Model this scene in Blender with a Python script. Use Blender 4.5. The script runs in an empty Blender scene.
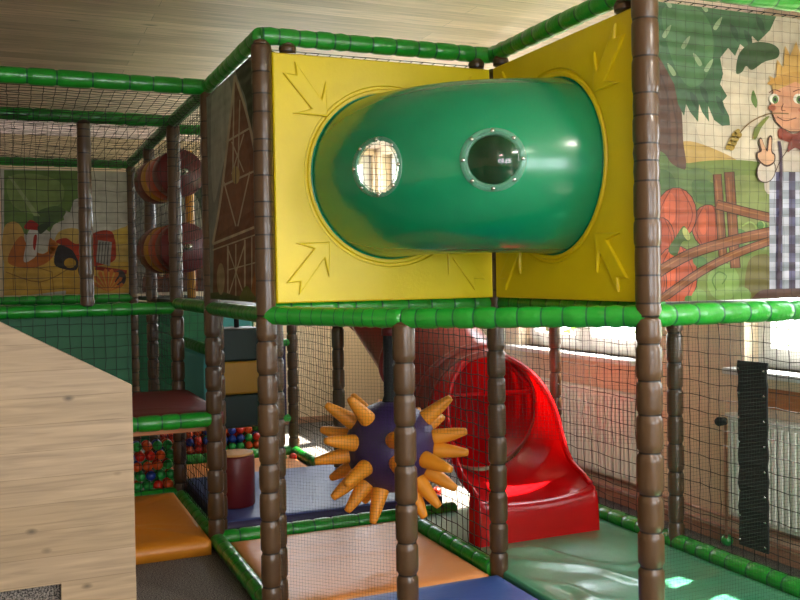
import bpy, bmesh, math, random
from math import sin, cos, pi, sqrt
from mathutils import Vector, Matrix, noise
R_ = random.Random(7)
SC = bpy.context.scene; COL = SC.collection
# ---------------------------------------------------------------- camera numbers (fitted to the photograph)
CF, CYAW, CPITCH, CROLL, CCX, CCY = 918.5, -.4018, -.0173, -.0168, 399.5, 290.7
EYE = Vector((-2.29, -4.144, 1.58))
def ray(x, y):
    dx, dy = x-CCX, y-CCY
    c, s = cos(CROLL), sin(CROLL); a, b = dx*c+dy*s, -dx*s+dy*c
    r, u, f = a/CF, -b/CF, 1.
    c, s = cos(CPITCH), sin(CPITCH); f, u = f*c-u*s, f*s+u*c
    c, s = cos(CYAW), sin(CYAW)
    return Vector((r*c-f*s, r*s+f*c, u))
def at(x, y, ax, v):
    d = ray(x, y); i = 'xyz'.index(ax)
    return EYE + d*((v-EYE[i])/d[i])
# ---------------------------------------------------------------- materials
def s2l(c): c /= 255.; return c/12.92 if c <= .04045 else ((c+.055)/1.055)**2.4
def rgb(r, g, b): return (s2l(r), s2l(g), s2l(b), 1)
def mat(name, col, rough=.5, bump=0, bscale=40, spec=.5, metal=0, coat=0, var=0, vscale=6, trans=0, alpha=1, emit=0, sheen=0, stretch=None):
    m = bpy.data.materials.new(name); m.use_nodes = True; nt = m.node_tree; N = nt.nodes; L = nt.links
    p = N['Principled BSDF']; col = rgb(*col)
    p.inputs['Base Color'].default_value = col; p.inputs['Roughness'].default_value = rough
    p.inputs['Specular IOR Level'].default_value = spec; p.inputs['Metallic'].default_value = metal
    p.inputs['Coat Weight'].default_value = coat; p.inputs['Coat Roughness'].default_value = .12
    p.inputs['Transmission Weight'].default_value = trans; p.inputs['Alpha'].default_value = alpha
    p.inputs['Sheen Weight'].default_value = sheen
    if emit: p.inputs['Emission Color'].default_value = col; p.inputs['Emission Strength'].default_value = emit
    tc = N.new('ShaderNodeTexCoord'); src = tc.outputs['Object']
    if stretch:
        mp = N.new('ShaderNodeMapping'); mp.inputs['Scale'].default_value = stretch; L.new(src, mp.inputs[0]); src = mp.outputs[0]
    if bump:
        n = N.new('ShaderNodeTexNoise'); n.inputs['Scale'].default_value = bscale; n.inputs['Detail'].default_value = 3; L.new(src, n.inputs['Vector'])
        b = N.new('ShaderNodeBump'); b.inputs['Strength'].default_value = bump; b.inputs['Distance'].default_value = .01
        L.new(n.outputs[0], b.inputs['Height']); L.new(b.outputs[0], p.inputs['Normal'])
    if var:
        n = N.new('ShaderNodeTexNoise'); n.inputs['Scale'].default_value = vscale; n.inputs['Detail'].default_value = 5; L.new(src, n.inputs['Vector'])
        r = N.new('ShaderNodeMapRange'); r.inputs[1].default_value = .3; r.inputs[2].default_value = .7
        r.inputs[3].default_value = 1-var; r.inputs[4].default_value = 1+var; L.new(n.outputs[0], r.inputs[0])
        h = N.new('ShaderNodeHueSaturation'); h.inputs['Color'].default_value = col; L.new(r.outputs[0], h.inputs['Value']); L.new(h.outputs[0], p.inputs['Base Color'])
    return m
M = {}
M['brown'] = mat('brown_vinyl', (76, 54, 32), .33, .12, 60, coat=.15, var=.12)
M['brown_tie'] = mat('brown_seam', (24, 16, 11), .5)
M['green'] = mat('green_vinyl', (24, 138, 36), .3, .35, 45, coat=.3, var=.12)
M['green_tie'] = mat('green_tie', (10, 84, 52), .45)
M['yellow'] = mat('yellow_plastic', (222, 198, 6), .38, .08, 60, var=.03)
M['tube'] = mat('green_plastic', (0, 132, 86), .26, .05, 25, coat=.35, var=.07, vscale=4)
M['clear'] = mat('clear_flange', (110, 176, 150), .2, coat=.5, alpha=.5)
M['steel'] = mat('steel_bolt', (200, 200, 195), .25, metal=1)
M['red'] = mat('red_plastic', (214, 8, 18), .24, .04, 12, coat=.5)
M['shaded_red'] = mat('shaded_red_plastic', (158, 56, 42), .3, .04, 12, coat=.4, var=.05)  # red of the exit again, with the tube's shade put into the colour
M['black'] = mat('black_cloth', (22, 21, 22), .8, .3, 90)
M['net'] = mat('dark_net_cord', (26, 24, 22), .75)
M['gnet'] = mat('green_net_cord', (18, 42, 26), .75)
M['purple'] = mat('purple_vinyl', (50, 30, 78), .5, .25, 60, var=.06)
M['spike'] = mat('amber_vinyl', (226, 144, 30), .5, .06, 40, var=.05)
M['orange'] = mat('orange_vinyl_mat', (206, 132, 66), .42, .3, 18, var=.05, vscale=2)
M['amber'] = mat('amber_vinyl_mat', (206, 128, 30), .42, .3, 14, var=.05, vscale=2)
M['bluemat'] = mat('blue_vinyl_mat', (34, 78, 150), .4, .3, 14)
M['lavender'] = mat('slate_blue_mat', (66, 82, 140), .45, .25, 14)
M['navy'] = mat('navy_vinyl', (34, 26, 72), .5, .2, 20)
M['greenmat'] = mat('green_vinyl_mat', (58, 132, 98), .3, .3, 10, coat=.25, var=.05, vscale=2)
M['redmat'] = mat('dark_red_mat', (112, 28, 24), .45, .2, 20)
M['teal'] = mat('teal_pad', (78, 168, 172), .6, .2, 20)
M['greenwall'] = mat('green_board', (12, 96, 54), .55, .15, 15, var=.1)
M['dkgreen'] = mat('dark_green_pad', (22, 46, 38), .5, .2, 20)
M['mustard'] = mat('mustard_pad', (182, 132, 26), .5, .2, 20)
M['tan'] = mat('tan_pad_top', (196, 148, 88), .6, .2, 20)
M['maroon'] = mat('maroon_vinyl', (96, 22, 24), .4, .2, 20)
M['orangered'] = mat('orange_red_vinyl', (170, 60, 30), .4, .2, 20)
M['white'] = mat('white_paint', (226, 226, 222), .4)
M['radiator'] = mat('white_radiator', (228, 230, 220), .35)
M['copper'] = mat('brown_pipe', (176, 132, 104), .4)
M['wall'] = mat('beige_plaster', (232, 212, 182), .85, .2, 120, var=.03)
M['woodrail'] = mat('orange_wood', (176, 112, 60), .5, var=.12, stretch=(1, 1, 14))
M['bark'] = mat('bark', (80, 62, 45), .9, .5, 30)
M['grass'] = mat('garden_grass', (128, 146, 96), .9, .3, 20, var=.2)
M['leafy'] = mat('yellow_green_leaves', (150, 180, 70), .8, .5, 30, var=.3)  # yellowish green foliage with random tone
for k, c in dict(red=(206, 40, 22), orange=(214, 84, 30), green=(34, 150, 62), blue=(26, 60, 150)).items():
    M['ball_'+k] = mat('ball_'+k, c, .3, coat=.2)
def glass():
    m = bpy.data.materials.new('window_glass'); m.use_nodes = True; nt = m.node_tree; nt.nodes.remove(nt.nodes['Principled BSDF'])
    o = nt.nodes['Material Output']; t = nt.nodes.new('ShaderNodeBsdfTransparent'); g = nt.nodes.new('ShaderNodeBsdfGlossy'); g.inputs['Roughness'].default_value = .03
    x = nt.nodes.new('ShaderNodeMixShader'); x.inputs[0].default_value = .04
    nt.links.new(t.outputs[0], x.inputs[1]); nt.links.new(g.outputs[0], x.inputs[2]); nt.links.new(x.outputs[0], o.inputs[0])
    return m
M['glass'] = glass()
def translucent(k, f):
    nt = M[k].node_tree; p = nt.nodes['Principled BSDF']; t = nt.nodes.new('ShaderNodeBsdfTranslucent'); t.inputs[0].default_value = p.inputs['Base Color'].default_value
    x = nt.nodes.new('ShaderNodeMixShader'); x.inputs[0].default_value = f; nt.links.new(p.outputs[0], x.inputs[1]); nt.links.new(t.outputs[0], x.inputs[2])
    nt.links.new(x.outputs[0], nt.nodes['Material Output'].inputs[0])
translucent('red', .4); translucent('shaded_red', .25)
def dome():
    m = bpy.data.materials.new('dome_plastic'); m.use_nodes = True; nt = m.node_tree; nt.nodes.remove(nt.nodes['Principled BSDF'])
    o = nt.nodes['Material Output']; t = nt.nodes.new('ShaderNodeBsdfTransparent'); t.inputs[0].default_value = (.82, .84, .8, 1)
    g = nt.nodes.new('ShaderNodeBsdfGlossy'); g.inputs['Roughness'].default_value = .12
    x = nt.nodes.new('ShaderNodeMixShader'); x.inputs[0].default_value = .05
    nt.links.new(t.outputs[0], x.inputs[1]); nt.links.new(g.outputs[0], x.inputs[2]); nt.links.new(x.outputs[0], o.inputs[0]); return m
M['dome'] = dome()
def printed():
    m = bpy.data.materials.new('printed_banner'); m.use_nodes = True; nt = m.node_tree; N = nt.nodes; L = nt.links
    p = N['Principled BSDF']; p.inputs['Roughness'].default_value = .45
    a = N.new('ShaderNodeVertexColor'); a.layer_name = 'Col'
    tc = N.new('ShaderNodeTexCoord'); n = N.new('ShaderNodeTexNoise'); n.inputs['Scale'].default_value = 9; n.inputs['Detail'].default_value = 6
    L.new(tc.outputs['Object'], n.inputs['Vector'])
    r = N.new('ShaderNodeMapRange'); r.inputs[1].default_value = .3; r.inputs[2].default_value = .7; r.inputs[3].default_value = .56; r.inputs[4].default_value = .9
    h = N.new('ShaderNodeHueSaturation'); h.inputs['Saturation'].default_value = 1.05; L.new(n.outputs[0], r.inputs[0]); L.new(r.outputs[0], h.inputs['Value']); L.new(a.outputs[0], h.inputs['Color']); L.new(h.outputs[0], p.inputs['Base Color'])
    w = N.new('ShaderNodeTexWave'); w.inputs['Scale'].default_value = 5.5; w.inputs['Distortion'].default_value = 2.5; w.bands_direction = 'Z'
    L.new(tc.outputs['Object'], w.inputs['Vector'])
    b = N.new('ShaderNodeBump'); b.inputs['Strength'].default_value = .3; b.inputs['Distance'].default_value = .02; L.new(w.outputs[0], b.inputs['Height']); L.new(b.outputs[0], p.inputs['Normal'])
    t = N.new('ShaderNodeBsdfTranslucent'); L.new(h.outputs[0], t.inputs[0]); x = N.new('ShaderNodeMixShader'); x.inputs[0].default_value = .3
    L.new(p.outputs[0], x.inputs[1]); L.new(t.outputs[0], x.inputs[2]); L.new(x.outputs[0], N['Material Output'].inputs[0])
    return m
M['print'] = printed()
def planks(name, c1, c2, w, length, knots, rough=.6, axis='xy'):
    m = bpy.data.materials.new(name); m.use_nodes = True; nt = m.node_tree; N = nt.nodes; L = nt.links
    p = N['Principled BSDF']; p.inputs['Roughness'].default_value = rough
    tc = N.new('ShaderNodeTexCoord'); sp = N.new('ShaderNodeSeparateXYZ'); cb = N.new('ShaderNodeCombineXYZ'); L.new(tc.outputs['Object'], sp.inputs[0])
    L.new(sp.outputs[0], cb.inputs[0]); L.new(sp.outputs[1 if axis == 'xy' else 2], cb.inputs[1])
    br = N.new('ShaderNodeTexBrick'); br.inputs['Scale'].default_value = 1; br.inputs['Brick Width'].default_value = length; br.inputs['Row Height'].default_value = w
    br.inputs['Mortar Size'].default_value = .0015; br.inputs['Color1'].default_value = rgb(*c1); br.inputs['Color2'].default_value = rgb(*c2)
    br.inputs['Mortar'].default_value = rgb(*[int(v*(.9 if knots else .8)) for v in c2]); br.inputs['Bias'].default_value = 0; L.new(cb.outputs[0], br.inputs['Vector'])
    mp = N.new('ShaderNodeMapping'); mp.inputs['Scale'].default_value = (1.3, 22, 1); L.new(cb.outputs[0], mp.inputs[0])
    g = N.new('ShaderNodeTexNoise'); g.inputs['Scale'].default_value = 2.2; g.inputs['Detail'].default_value = 8; g.inputs['Distortion'].default_value = .6; L.new(mp.outputs[0], g.inputs['Vector'])
    r = N.new('ShaderNodeMapRange'); r.inputs[1].default_value = .3; r.inputs[2].default_value = .7; r.inputs[3].default_value = .74; r.inputs[4].default_value = 1.14; L.new(g.outputs[0], r.inputs[0])
    h = N.new('ShaderNodeHueSaturation'); L.new(br.outputs[0], h.inputs['Color']); L.new(r.outputs[0], h.inputs['Value'])
    # knots
    mk = N.new('ShaderNodeMapping'); mk.inputs['Scale'].default_value = (4.5, 8, 1) if knots else (2.2, 7, 1); L.new(cb.outputs[0], mk.inputs[0])
    v = N.new('ShaderNodeTexVoronoi'); v.inputs['Scale'].default_value = 1; v.inputs['Randomness'].default_value = 1; L.new(mk.outputs[0], v.inputs['Vector'])
    k = N.new('ShaderNodeMapRange'); k.inputs[1].default_value = .03; k.inputs[2].default_value = .13; k.inputs[3].default_value = .95 if knots else .75; k.inputs[4].default_value = 0; L.new(v.outputs['Distance'], k.inputs[0])
    mx = N.new('ShaderNodeMix'); mx.data_type = 'RGBA'; L.new(k.outputs[0], mx.inputs[0]); L.new(h.outputs[0], mx.inputs[6]); mx.inputs[7].default_value = rgb(*[int(v*.62) for v in c2])
    L.new(mx.outputs[2], p.inputs['Base Color']); return m
M['ceil'] = planks('pine_boards', (244, 218, 204), (212, 186, 170), .14, 3.1, False)
M['pine'] = planks('pine_laminate', (168, 146, 118), (158, 136, 106), .11, 2.6, True, .5, 'xz')
def carpet():
    m = bpy.data.materials.new('grey_carpet'); m.use_nodes = True; nt = m.node_tree; N = nt.nodes; L = nt.links
    p = N['Principled BSDF']; p.inputs['Roughness'].default_value = .95
    tc = N.new('ShaderNodeTexCoord'); n = N.new('ShaderNodeTexNoise'); n.inputs["Scale"].default_value = 150; n.inputs['Detail'].default_value = 2; L.new(tc.outputs['Object'], n.inputs['Vector'])
    c = N.new('ShaderNodeValToRGB'); c.color_ramp.elements[0].position = .4; c.color_ramp.elements[1].position = .62
    c.color_ramp.elements[0].color = rgb(58, 54, 52); c.color_ramp.elements[1].color = rgb(150, 142, 132)
    L.new(n.outputs[0], c.inputs[0]); L.new(c.outputs[0], p.inputs['Base Color'])
    b = N.new('ShaderNodeBump'); b.inputs['Strength'].default_value = .6; b.inputs['Distance'].default_value = .01; L.new(n.outputs[0], b.inputs['Height']); L.new(b.outputs[0], p.inputs['Normal'])
    return m
M['carpet'] = carpet()
# ---------------------------------------------------------------- object helpers
def link(name, verts, faces, mats, midx=None, parent=None, smooth=True, origin=None):
    me = bpy.data.meshes.new(name); org = Vector(origin) if origin is not None else Vector((0, 0, 0))
    me.from_pydata([Vector(v)-org for v in verts], [], faces)
    for m in (mats if isinstance(mats, (list, tuple)) else [mats]): me.materials.append(M[m] if isinstance(m, str) else m)
    if midx: me.polygons.foreach_set('material_index', midx)
    if smooth: me.polygons.foreach_set('use_smooth', [True]*len(me.polygons))
    me.update(); o = bpy.data.objects.new(name, me); COL.objects.link(o); o.location = org
    if parent:
        w = Vector((0, 0, 0)); q = parent
        while q: w += Vector(q.location); q = q.parent
        o.parent = parent; o.location = org - w
    return o
def tag(o, label=None, cat=None, group=None, kind=None):
    if label: o['label'] = label
    if cat: o['category'] = cat
    if group: o['group'] = group
    if kind: o['kind'] = kind
    return o
def thing(name, loc, label, cat, group=None):
    o = bpy.data.objects.new(name, None); COL.objects.link(o); o.location = loc; o.empty_display_size = .1
    return tag(o, label, cat, group)
class MB:
    def __init__(s): s.v = []; s.f = []; s.m = []
    def add(s, vs, fs, mi=0):
        n = len(s.v); s.v += [Vector(v) for v in vs]; s.f += [tuple(n+i for i in f) for f in fs]; s.m += [mi]*len(fs) if isinstance(mi, int) else list(mi)
    def box(s, a, b, mi=0):
        x0, y0, z0 = a; x1, y1, z1 = b
        s.add([(x0,y0,z0),(x1,y0,z0),(x1,y1,z0),(x0,y1,z0),(x0,y0,z1),(x1,y0,z1),(x1,y1,z1),(x0,y1,z1)],
              [(0,3,2,1),(4,5,6,7),(0,1,5,4),(1,2,6,5),(2,3,7,6),(3,0,4,7)], mi)
    def tube(s, pts, rads, n=12, mi=0, cap=True, mis=None, up=None):
        pts = [Vector(p) for p in pts]; rings = []
        t0 = (pts[1]-pts[0]).normalized(); a = Vector((0, 0, 1)) if abs(t0.z) < .9 else Vector((1, 0, 0))
        if up: a = Vector(up)
        x = (a - t0*a.dot(t0)).normalized()
        base = len(s.v)
        for i, p in enumerate(pts):
            t = (pts[min(i+1, len(pts)-1)] - pts[max(i-1, 0)]).normalized()
            x = (x - t*x.dot(t)).normalized(); y = t.cross(x)
            r = rads[i] if isinstance(rads, (list, tuple)) else rads
            for k in range(n):
                an = 2*pi*k/n; s.v.append(p + x*cos(an)*r + y*sin(an)*r)
        for i in range(len(pts)-1):
            for k in range(n):
                k2 = (k+1) % n; s.f.append((base+i*n+k, base+i*n+k2, base+(i+1)*n+k2, base+(i+1)*n+k)); s.m.append(mis[i] if mis else mi)
        if cap:
            s.f.append(tuple(base+k for k in range(n-1, -1, -1))); s.m.append(mi)
            e = base+(len(pts)-1)*n; s.f.append(tuple(e+k for k in range(n))); s.m.append(mi)
    def build(s, name, mats, parent=None, smooth=True, origin=None, bevel=0, seg=2):
        o = link(name, s.v, s.f, mats, s.m, parent, smooth, origin)
        if bevel:
            b = o.modifiers.new('b', 'BEVEL'); b.width = bevel; b.segments = seg; b.limit_method = 'ANGLE'
            if smooth: o.modifiers.new('w', 'WEIGHTED_NORMAL')
        return o
def boxo(name, a, b, m, parent=None, bevel=.004, origin=None):
    mb = MB(); mb.box(a, b)
    return mb.build(name, m, parent, True, origin if origin else ((a[0]+b[0])/2, (a[1]+b[1])/2, a[2]), bevel)
def struct(o): o['kind'] = 'structure'; return o
# ---------------------------------------------------------------- padded posts and rails
def sleeve(mb, p0, p1, r, seg, tie, jit=.3, pinch=.12, n=18, double=False):
    p0, p1 = Vector(p0), Vector(p1); L = (p1-p0).length; d = (p1-p0)/L
    pts = []; rad = []; mis = []; s = 0
    while s < L-.001:
        l = seg*(1+R_.uniform(-jit, jit)); e = min(s+l, L)
        if L-e < seg*.4: e = L
        rr = r*(1+R_.uniform(-.03, .03)); w = .006*tie
        prof = [(s, r*(1-pinch), 1), (s+w, r*(1-pinch), 0), (s+w+.012, rr*.985, 0), (s+w+.03, rr*1.0, 0), (e-.03, rr*1.0, 0), (e-.012, rr*.985, 0)]
        if e-s < .09: prof = [(s, r*(1-pinch), 1), (s+w, r*(1-pinch), 0), ((s+w+e)/2, rr, 0)]
        for q, ra, mi in prof: pts.append(p0+d*q); rad.append(ra); mis.append(mi)
        s = e
    pts.append(p1); rad.append(r*(1-pinch)); mis.append(0)
    mb.tube(pts, rad, n, 0, True, mis)
def post(x, y, z0, z1, label, r=.046, split=1.40, seg=.15, cap=False):
    mb = MB()
    if z0 < split: sleeve(mb, (x, y, z0), (x, y, min(z1, split)), r*1.03, seg, 1.3, .14, .17)
    if z1 > split: sleeve(mb, (x, y, max(z0, split)), (x, y, z1), r*1.02, .105, 1.2, .55, .06)
    mb.tube([(x, y, z1), (x, y, z1+.02), (x, y, z1+.03)], [r*.9, r*.7, r*.2], 14)
    o = mb.build('padded_post', ['brown', 'brown_tie'], origin=(x, y, z0))
    return tag(o, label, 'post', 'brown padded posts of the play frame')
def rail(p0, p1, label, r=.042, seg=.12, tie=1.5, pinch=.10, jit=.25):
    mb = MB(); sleeve(mb, p0, p1, r, seg, tie, jit, pinch)
    o = mb.build('padded_rail', ['green', 'green_tie'], origin=Vector(p0))
    return tag(o, label, 'rail', 'green padded rails of the play frame')
A, B = 1.20, 1.23; ZT, ZD, XR = 2.690, 1.403, 1.144
post(-A, 0, 0, 2.645, 'brown segmented padded post along the left edge of the left yellow panel')
post(-A+.07, .10, 0, 2.62, 'thin dark brown post tucked close behind the post left of the yellow panels', r=.036)
post(.02, 0.03, 0, 2.6, 'brown padded post crossing in front of the red slide, below the panel corner')
post(0, -B, 0, 2.75, 'brown padded post between the right yellow panel and the pumpkin banner, widest of all posts', r=.05)
post(-.722, -.49, 0, 1.37, 'short brown padded post standing in front of the spiked ball', r=.047)
post(-A, B, 0, 2.66, 'brown post at the far edge of the barn banner, reaching down beside the red platform')
post(-A+.05, B+.08, 0, 1.38, 'slim dark post right beside the post at the front corner of the red platform', r=.034)
post(-A, 2*B, 0, 2.66, 'dark brown post crossing in front of the two striped rollers')
post(-1.5*A, 2*B, 1.40, 2.66, 'brown upper post standing in front of the tractor on the farm banner')
post(-2*A, 2*B, 0, 2.66, 'brown upper post cut by the left edge of the photo')
post(-A, 3*B, 0, 2.66, 'brown post behind the red platform, middle of the three seen over it')
post(-A, 4*B, 0, 2.66, 'brown post at the right edge of the turkey and tractor banner', r=.042)
post(0, 2*B, 0, 1.40, 'brown lower post left of the red slide tube, seen behind the spiked ball')
post(0, 3*B, 0, 1.40, 'brown lower post at the right end of the ball pit')
post(XR, 0, 0, 1.42, 'dark brown lower post in front of the window wall, beside the black strip', r=.044)
post(XR, B, 0, 1.42, 'dark brown lower post near the left radiator, just right of the red slide', r=.04)
# top rails
rail((-A, 0, ZT), (0, 0, ZT), 'green top rail above the left yellow panel', seg=.1)
rail((0, 0, ZT), (0, -B, ZT), 'green top rail above the right yellow panel', seg=.1)
rail((0, -B, ZT+.01), (1.6, -B, ZT+.01), 'green top rail above the pumpkin banner')
rail((-A, B, ZT), (-A, 0, ZT), 'green top rail above the barn banner')
rail((-3.2, B, ZT), (-A, B, ZT), 'long green top rail at the upper left of the photo, nearest the viewer', seg=.16, r=.046)
rail((-A, 2*B, ZT), (-A, B, ZT-.01), 'green top rail running back from the barn banner corner')
rail((-3., 2*B, ZT), (-A, 2*B, ZT), 'green top rail across the middle of the left bay, over the farm banner net', r=.044)
rail((-A, 4*B, ZT), (-A, 2*B, ZT), 'green top rail above the striped rollers')
rail((-2.6, 4*B, ZT-.02), (-A, 4*B, ZT-.02), 'green top rail along the top edge of the farm banner', r=.04)
rail((-A, 2*B+.02, ZT-.05), (0, 2*B+.02, ZT-.05), 'green top rail behind the barn banner, right of the striped rollers', r=.036)
# deck rails
rail((-A, 0, ZD), (-.722, -.49, 1.39), 'wrinkled green deck rail from the left post to the short post under the yellow panel', seg=.055, tie=.8, pinch=.07, r=.044)
rail((-.722, -.49, 1.39), (0, -B, ZD), 'green deck rail from the short post to the widest post, under the green tunnel', seg=.085, tie=1.2, r=.045)
rail((0, -B, ZD), (1.6, -B, ZD), 'green deck rail below the pumpkin banner', seg=.11, r=.044)
rail((-A, 0, ZD), (-A, B, ZD), 'green deck rail below the barn banner', seg=.09, r=.04)
rail((-A, B, ZD), (-A, 2*B, ZD), 'green deck rail running back beneath the striped rollers', seg=.09, r=.04)
rail((-2.9, 2*B, ZD-.03), (-A, 2*B, ZD-.03), 'green deck rail across the left bay above the sloping pine panel', seg=.14, r=.044)
rail((-A, .05, ZD+.025), (0, .05, ZD+.025), 'dark green deck rail close under the left yellow panel', r=.046)
rail((0.05, 0, ZD+.025), (0.05, -B, ZD+.025), 'dark green deck rail close under the right yellow panel', r=.046)
rail((-2.6, 4*B, ZD+.0), (-A, 4*B, ZD+.0), 'green deck rail along the bottom of the farm banner', r=.04)
rail((-.35, 3*B, 1.0), (0, 3*B, 1.0), 'short green crossbar high beside the rear ball pit post', r=.035)
rail((-.35, 3*B, .335), (0, 3*B, .335), 'short green crossbar low beside the rear ball pit post', r=.035)
rail((-2.4, B, .755), (-A-.02, B, .755), 'bright green rail along the front edge of the red platform', seg=.13, r=.045)
rail((-1.04, 2.15, 1.085), (-1.04, 3.35, 1.085), 'green padded rail lying on top of the teal side panel', r=.04)
# floor rails
rail((-A, .0, .045), (-A, B, .045), 'green floor rail between grey carpet and orange mat, left side', r=.045, seg=.16)
rail((-A, B, .045), (-A, 3*B, .045), 'green floor rail along the right side of the entry mat', r=.045, seg=.16)
rail((-A, B, .045), (0, B, .045), 'green floor rail between the orange mat and the slate blue mat', r=.048, seg=.15)
rail((0, 0.05, .045), (0, B, .045), 'green floor rail with net beside the spiked ball, leading to the slide', r=.048, seg=.15)
rail((0, B, .045), (.36, B, .045), 'short green floor rail left of the red slide exit', r=.048)
rail((XR, 3.6, .05), (XR, 0, .05), 'green floor rail at the window wall behind the red slide', r=.05, seg=.12)
rail((XR, 0, .05), (XR, -2.2, .05), 'green floor rail below the black strip and right radiator', r=.05, seg=.12)
rail((-2.4, 2*B, .06), (-A, 2*B, .06), 'glossy green floor rail holding back the balls behind the entry mat', r=.045, seg=.16)
rail((-A, 3*B, .045), (0, 3*B, .045), 'green floor rail along the front of the rear ball pit', r=.045, seg=.12)
rail((0, 2.55, .045), (0, 3*B, .045), 'green floor rail running back from beneath the spiked ball to the ball pit corner', r=.04, seg=.12)
# ---------------------------------------------------------------- nets
def net(o, u, v, lu, lv, label, sp=.062, th=.0022, m='net', jit=.004, group='dark safety nets of the play frame', name='safety_net', sag=0):
    o, u, v = Vector(o), Vector(u).normalized(), Vector(v).normalized(); w = u.cross(v)
    nu, nv = max(1, round(lu/sp)), max(1, round(lv/sp)); rr = random.Random(int(abs(o.x*91+o.y*37+o.z*13+lu*7)*100))
    P = {}
    for i in range(nu+1):
        for j in range(nv+1):
            e = 0 if i in (0, nu) or j in (0, nv) else 1
            q = noise.noise(Vector((i*.35, j*.35, o.x+o.y)))*.007*e*sp/.06
            sg = -sag*sin(pi*i/nu)*sin(pi*j/nv)
            P[i, j] = o+u*(i*lu/nu+q*.7+rr.uniform(-jit, jit)*e)+v*(j*lv/nv+q*.7+rr.uniform(-jit, jit)*e)+w*(q+rr.uniform(-jit, jit)*e)+Vector((0, 0, sg))
    mb = MB()
    for i in range(nu+1): mb.tube([P[i, j] for j in range(nv+1)], th, 3, cap=False)
    for j in range(nv+1): mb.tube([P[i, j] for i in range(nu+1)], th, 3, cap=False)
    return tag(mb.build(name, m, origin=o), label, 'net', group)
X_, Y_, Z_ = (1, 0, 0), (0, 1, 0), (0, 0, 1)
net((-A+.05, .05, 2.64), X_, Y_, A-.1, B-.1, 'net ceiling showing as a thin strip above the left yellow panel')
net((.06, -B, 2.64), X_, Y_, 1.1, B-.1, 'net ceiling showing as a thin strip above the right yellow panel')
net((-2.9, B, 2.64), X_, Y_, 1.68, B, 'flat overhead net in the upper left bay, nearer of the two', sag=.02)
net((-2.6, 2*B, 2.64), X_, Y_, 1.4, 2*B, 'flat overhead net in the upper left bay, over the farm banner', sag=.02)
net((-A, B, 2.64), X_, Y_, A, B, 'overhead net behind the barn banner')
net((-A, 2*B, 2.6), X_, Y_, A, 2*B, 'overhead net above the striped rollers')
net((-2.4, 2*B, 1.45), X_, Z_, A-.02, 1.18, 'upright net in front of the turkey and tractor banner', sp=.075)
net((-A, 2*B, 1.45), Y_, Z_, 2*B, 1.18, 'upright net to the left of the striped rollers')
net((-A, B, 1.45), Y_, Z_, B, 1.18, 'upright net between the barn banner and the roller post')
net((0, .06, .10), Y_, Z_, B-.06, 1.27, 'black square net between the spiked ball and the red slide', th=.0026, sp=.068)
net((XR, 0.04, .1), Y_, Z_, 2.5, 1.27, 'black square net in front of the left radiator and window', th=.0024, sp=.078)
net((XR, -2.0, .1), Y_, Z_, 1.96, 1.27, 'black square net in front of the right radiator, carrying the black strip', th=.0024, sp=.078)
net((-2.3, 2*B-.03, .8), X_, Z_, 1.06, .56, 'net over the dark green board above the pine panel', m='gnet', sp=.075)
net((-1.9, 2*B-.02, .10), X_, Z_, .66, .62, 'net holding back the balls under the red platform')
net((-A, 2*B, .10), Y_, Z_, B, 1.25, 'net beside the ball pit behind the twin posts')
net((-A, B+.05, .10), Y_, Z_, B-.08, .62, 'net along the right side of the entry mat')
net((-A, 4*B, .62), X_, Z_, A, .74, 'rear net in front of the green back board', m='gnet', sp=.075)
net((0, 2*B, .1), Y_, Z_, B, 1.25, 'net at the right side of the rear room, in front of the pale wall')
fd = Vector((-.722+A, -.49, 0)); net((-A+.03, -.03, .06), fd, Z_, fd.length-.05, 1.27, 'fine mesh net between the left post and the short front post', sp=.015, th=.00045, jit=.0005, m='gnet')
fd = Vector((.722, -B+.49, 0)); net((-.69, -.52, .9), fd, Z_, fd.length-.07, .44, 'fine mesh strip under the deck rail, between short post and widest post', sp=.015, th=.00045, jit=.0005)
net((.05, -B, .02), X_, Z_, 1.3, 1.34, 'fine mesh net below the pumpkin banner', sp=.015, th=.00045, jit=.0005, m='gnet')
net((.1, 2*B, 1.45), X_, Z_, XR, 1.18, 'upright net seen through the left round window of the tunnel', sp=.045)
net((.05, -B-.014, 1.45), X_, Z_, 1.5, 1.2, 'thin net laced over the pumpkin and boy banner', sp=.045, th=.0006, jit=.001)
# ---------------------------------------------------------------- printed banners
def smooth(pts, k=5):
    out = []; n = len(pts)
    for i in range(n):
        a, b, c, d = [Vector(pts[(i+j) % n]).to_2d() if False else Vector((*pts[(i+j) % n],)) for j in (-1, 0, 1, 2)]
        for s in range(k):
            t = s/k; out.append(tuple(.5*((2*b)+(c-a)*t+(2*a-5*b+4*c-d)*t*t+(3*b-a-3*c+d)*t**3)))
    return out
def ell(cx, cy, rx, ry, a=0, n=18):
    return [(cx+rx*cos(t)*cos(a)-ry*sin(t)*sin(a), cy+rx*cos(t)*sin(a)+ry*sin(t)*cos(a)) for t in [2*pi*i/n for i in range(n)]]
def stroke(pts, w, k=4):
    P = [Vector((*p,)) for p in pts]
    if k > 1 and len(P) > 2:
        Q = []
        for i in range(len(P)-1):
            a, b, c, d = P[max(i-1, 0)], P[i], P[i+1], P[min(i+2, len(P)-1)]
            for s in range(k):
                t = s/k; Q.append(.5*((2*b)+(c-a)*t+(2*a-5*b+4*c-d)*t*t+(3*b-a-3*c+d)*t**3))
        P = Q+[P[-1]]
    Lf = []; Rt = []
    for i, p in enumerate(P):
        d = (P[min(i+1, len(P)-1)]-P[max(i-1, 0)]).normalized(); n = Vector((-d.y, d.x))*w/2
        e = -d*w*.2 if i == 0 else d*w*.2 if i == len(P)-1 else d*0
        Lf.append(tuple(p+n+e)); Rt.append(tuple(p-n+e))
    return [Lf+Rt[::-1]]
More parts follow.
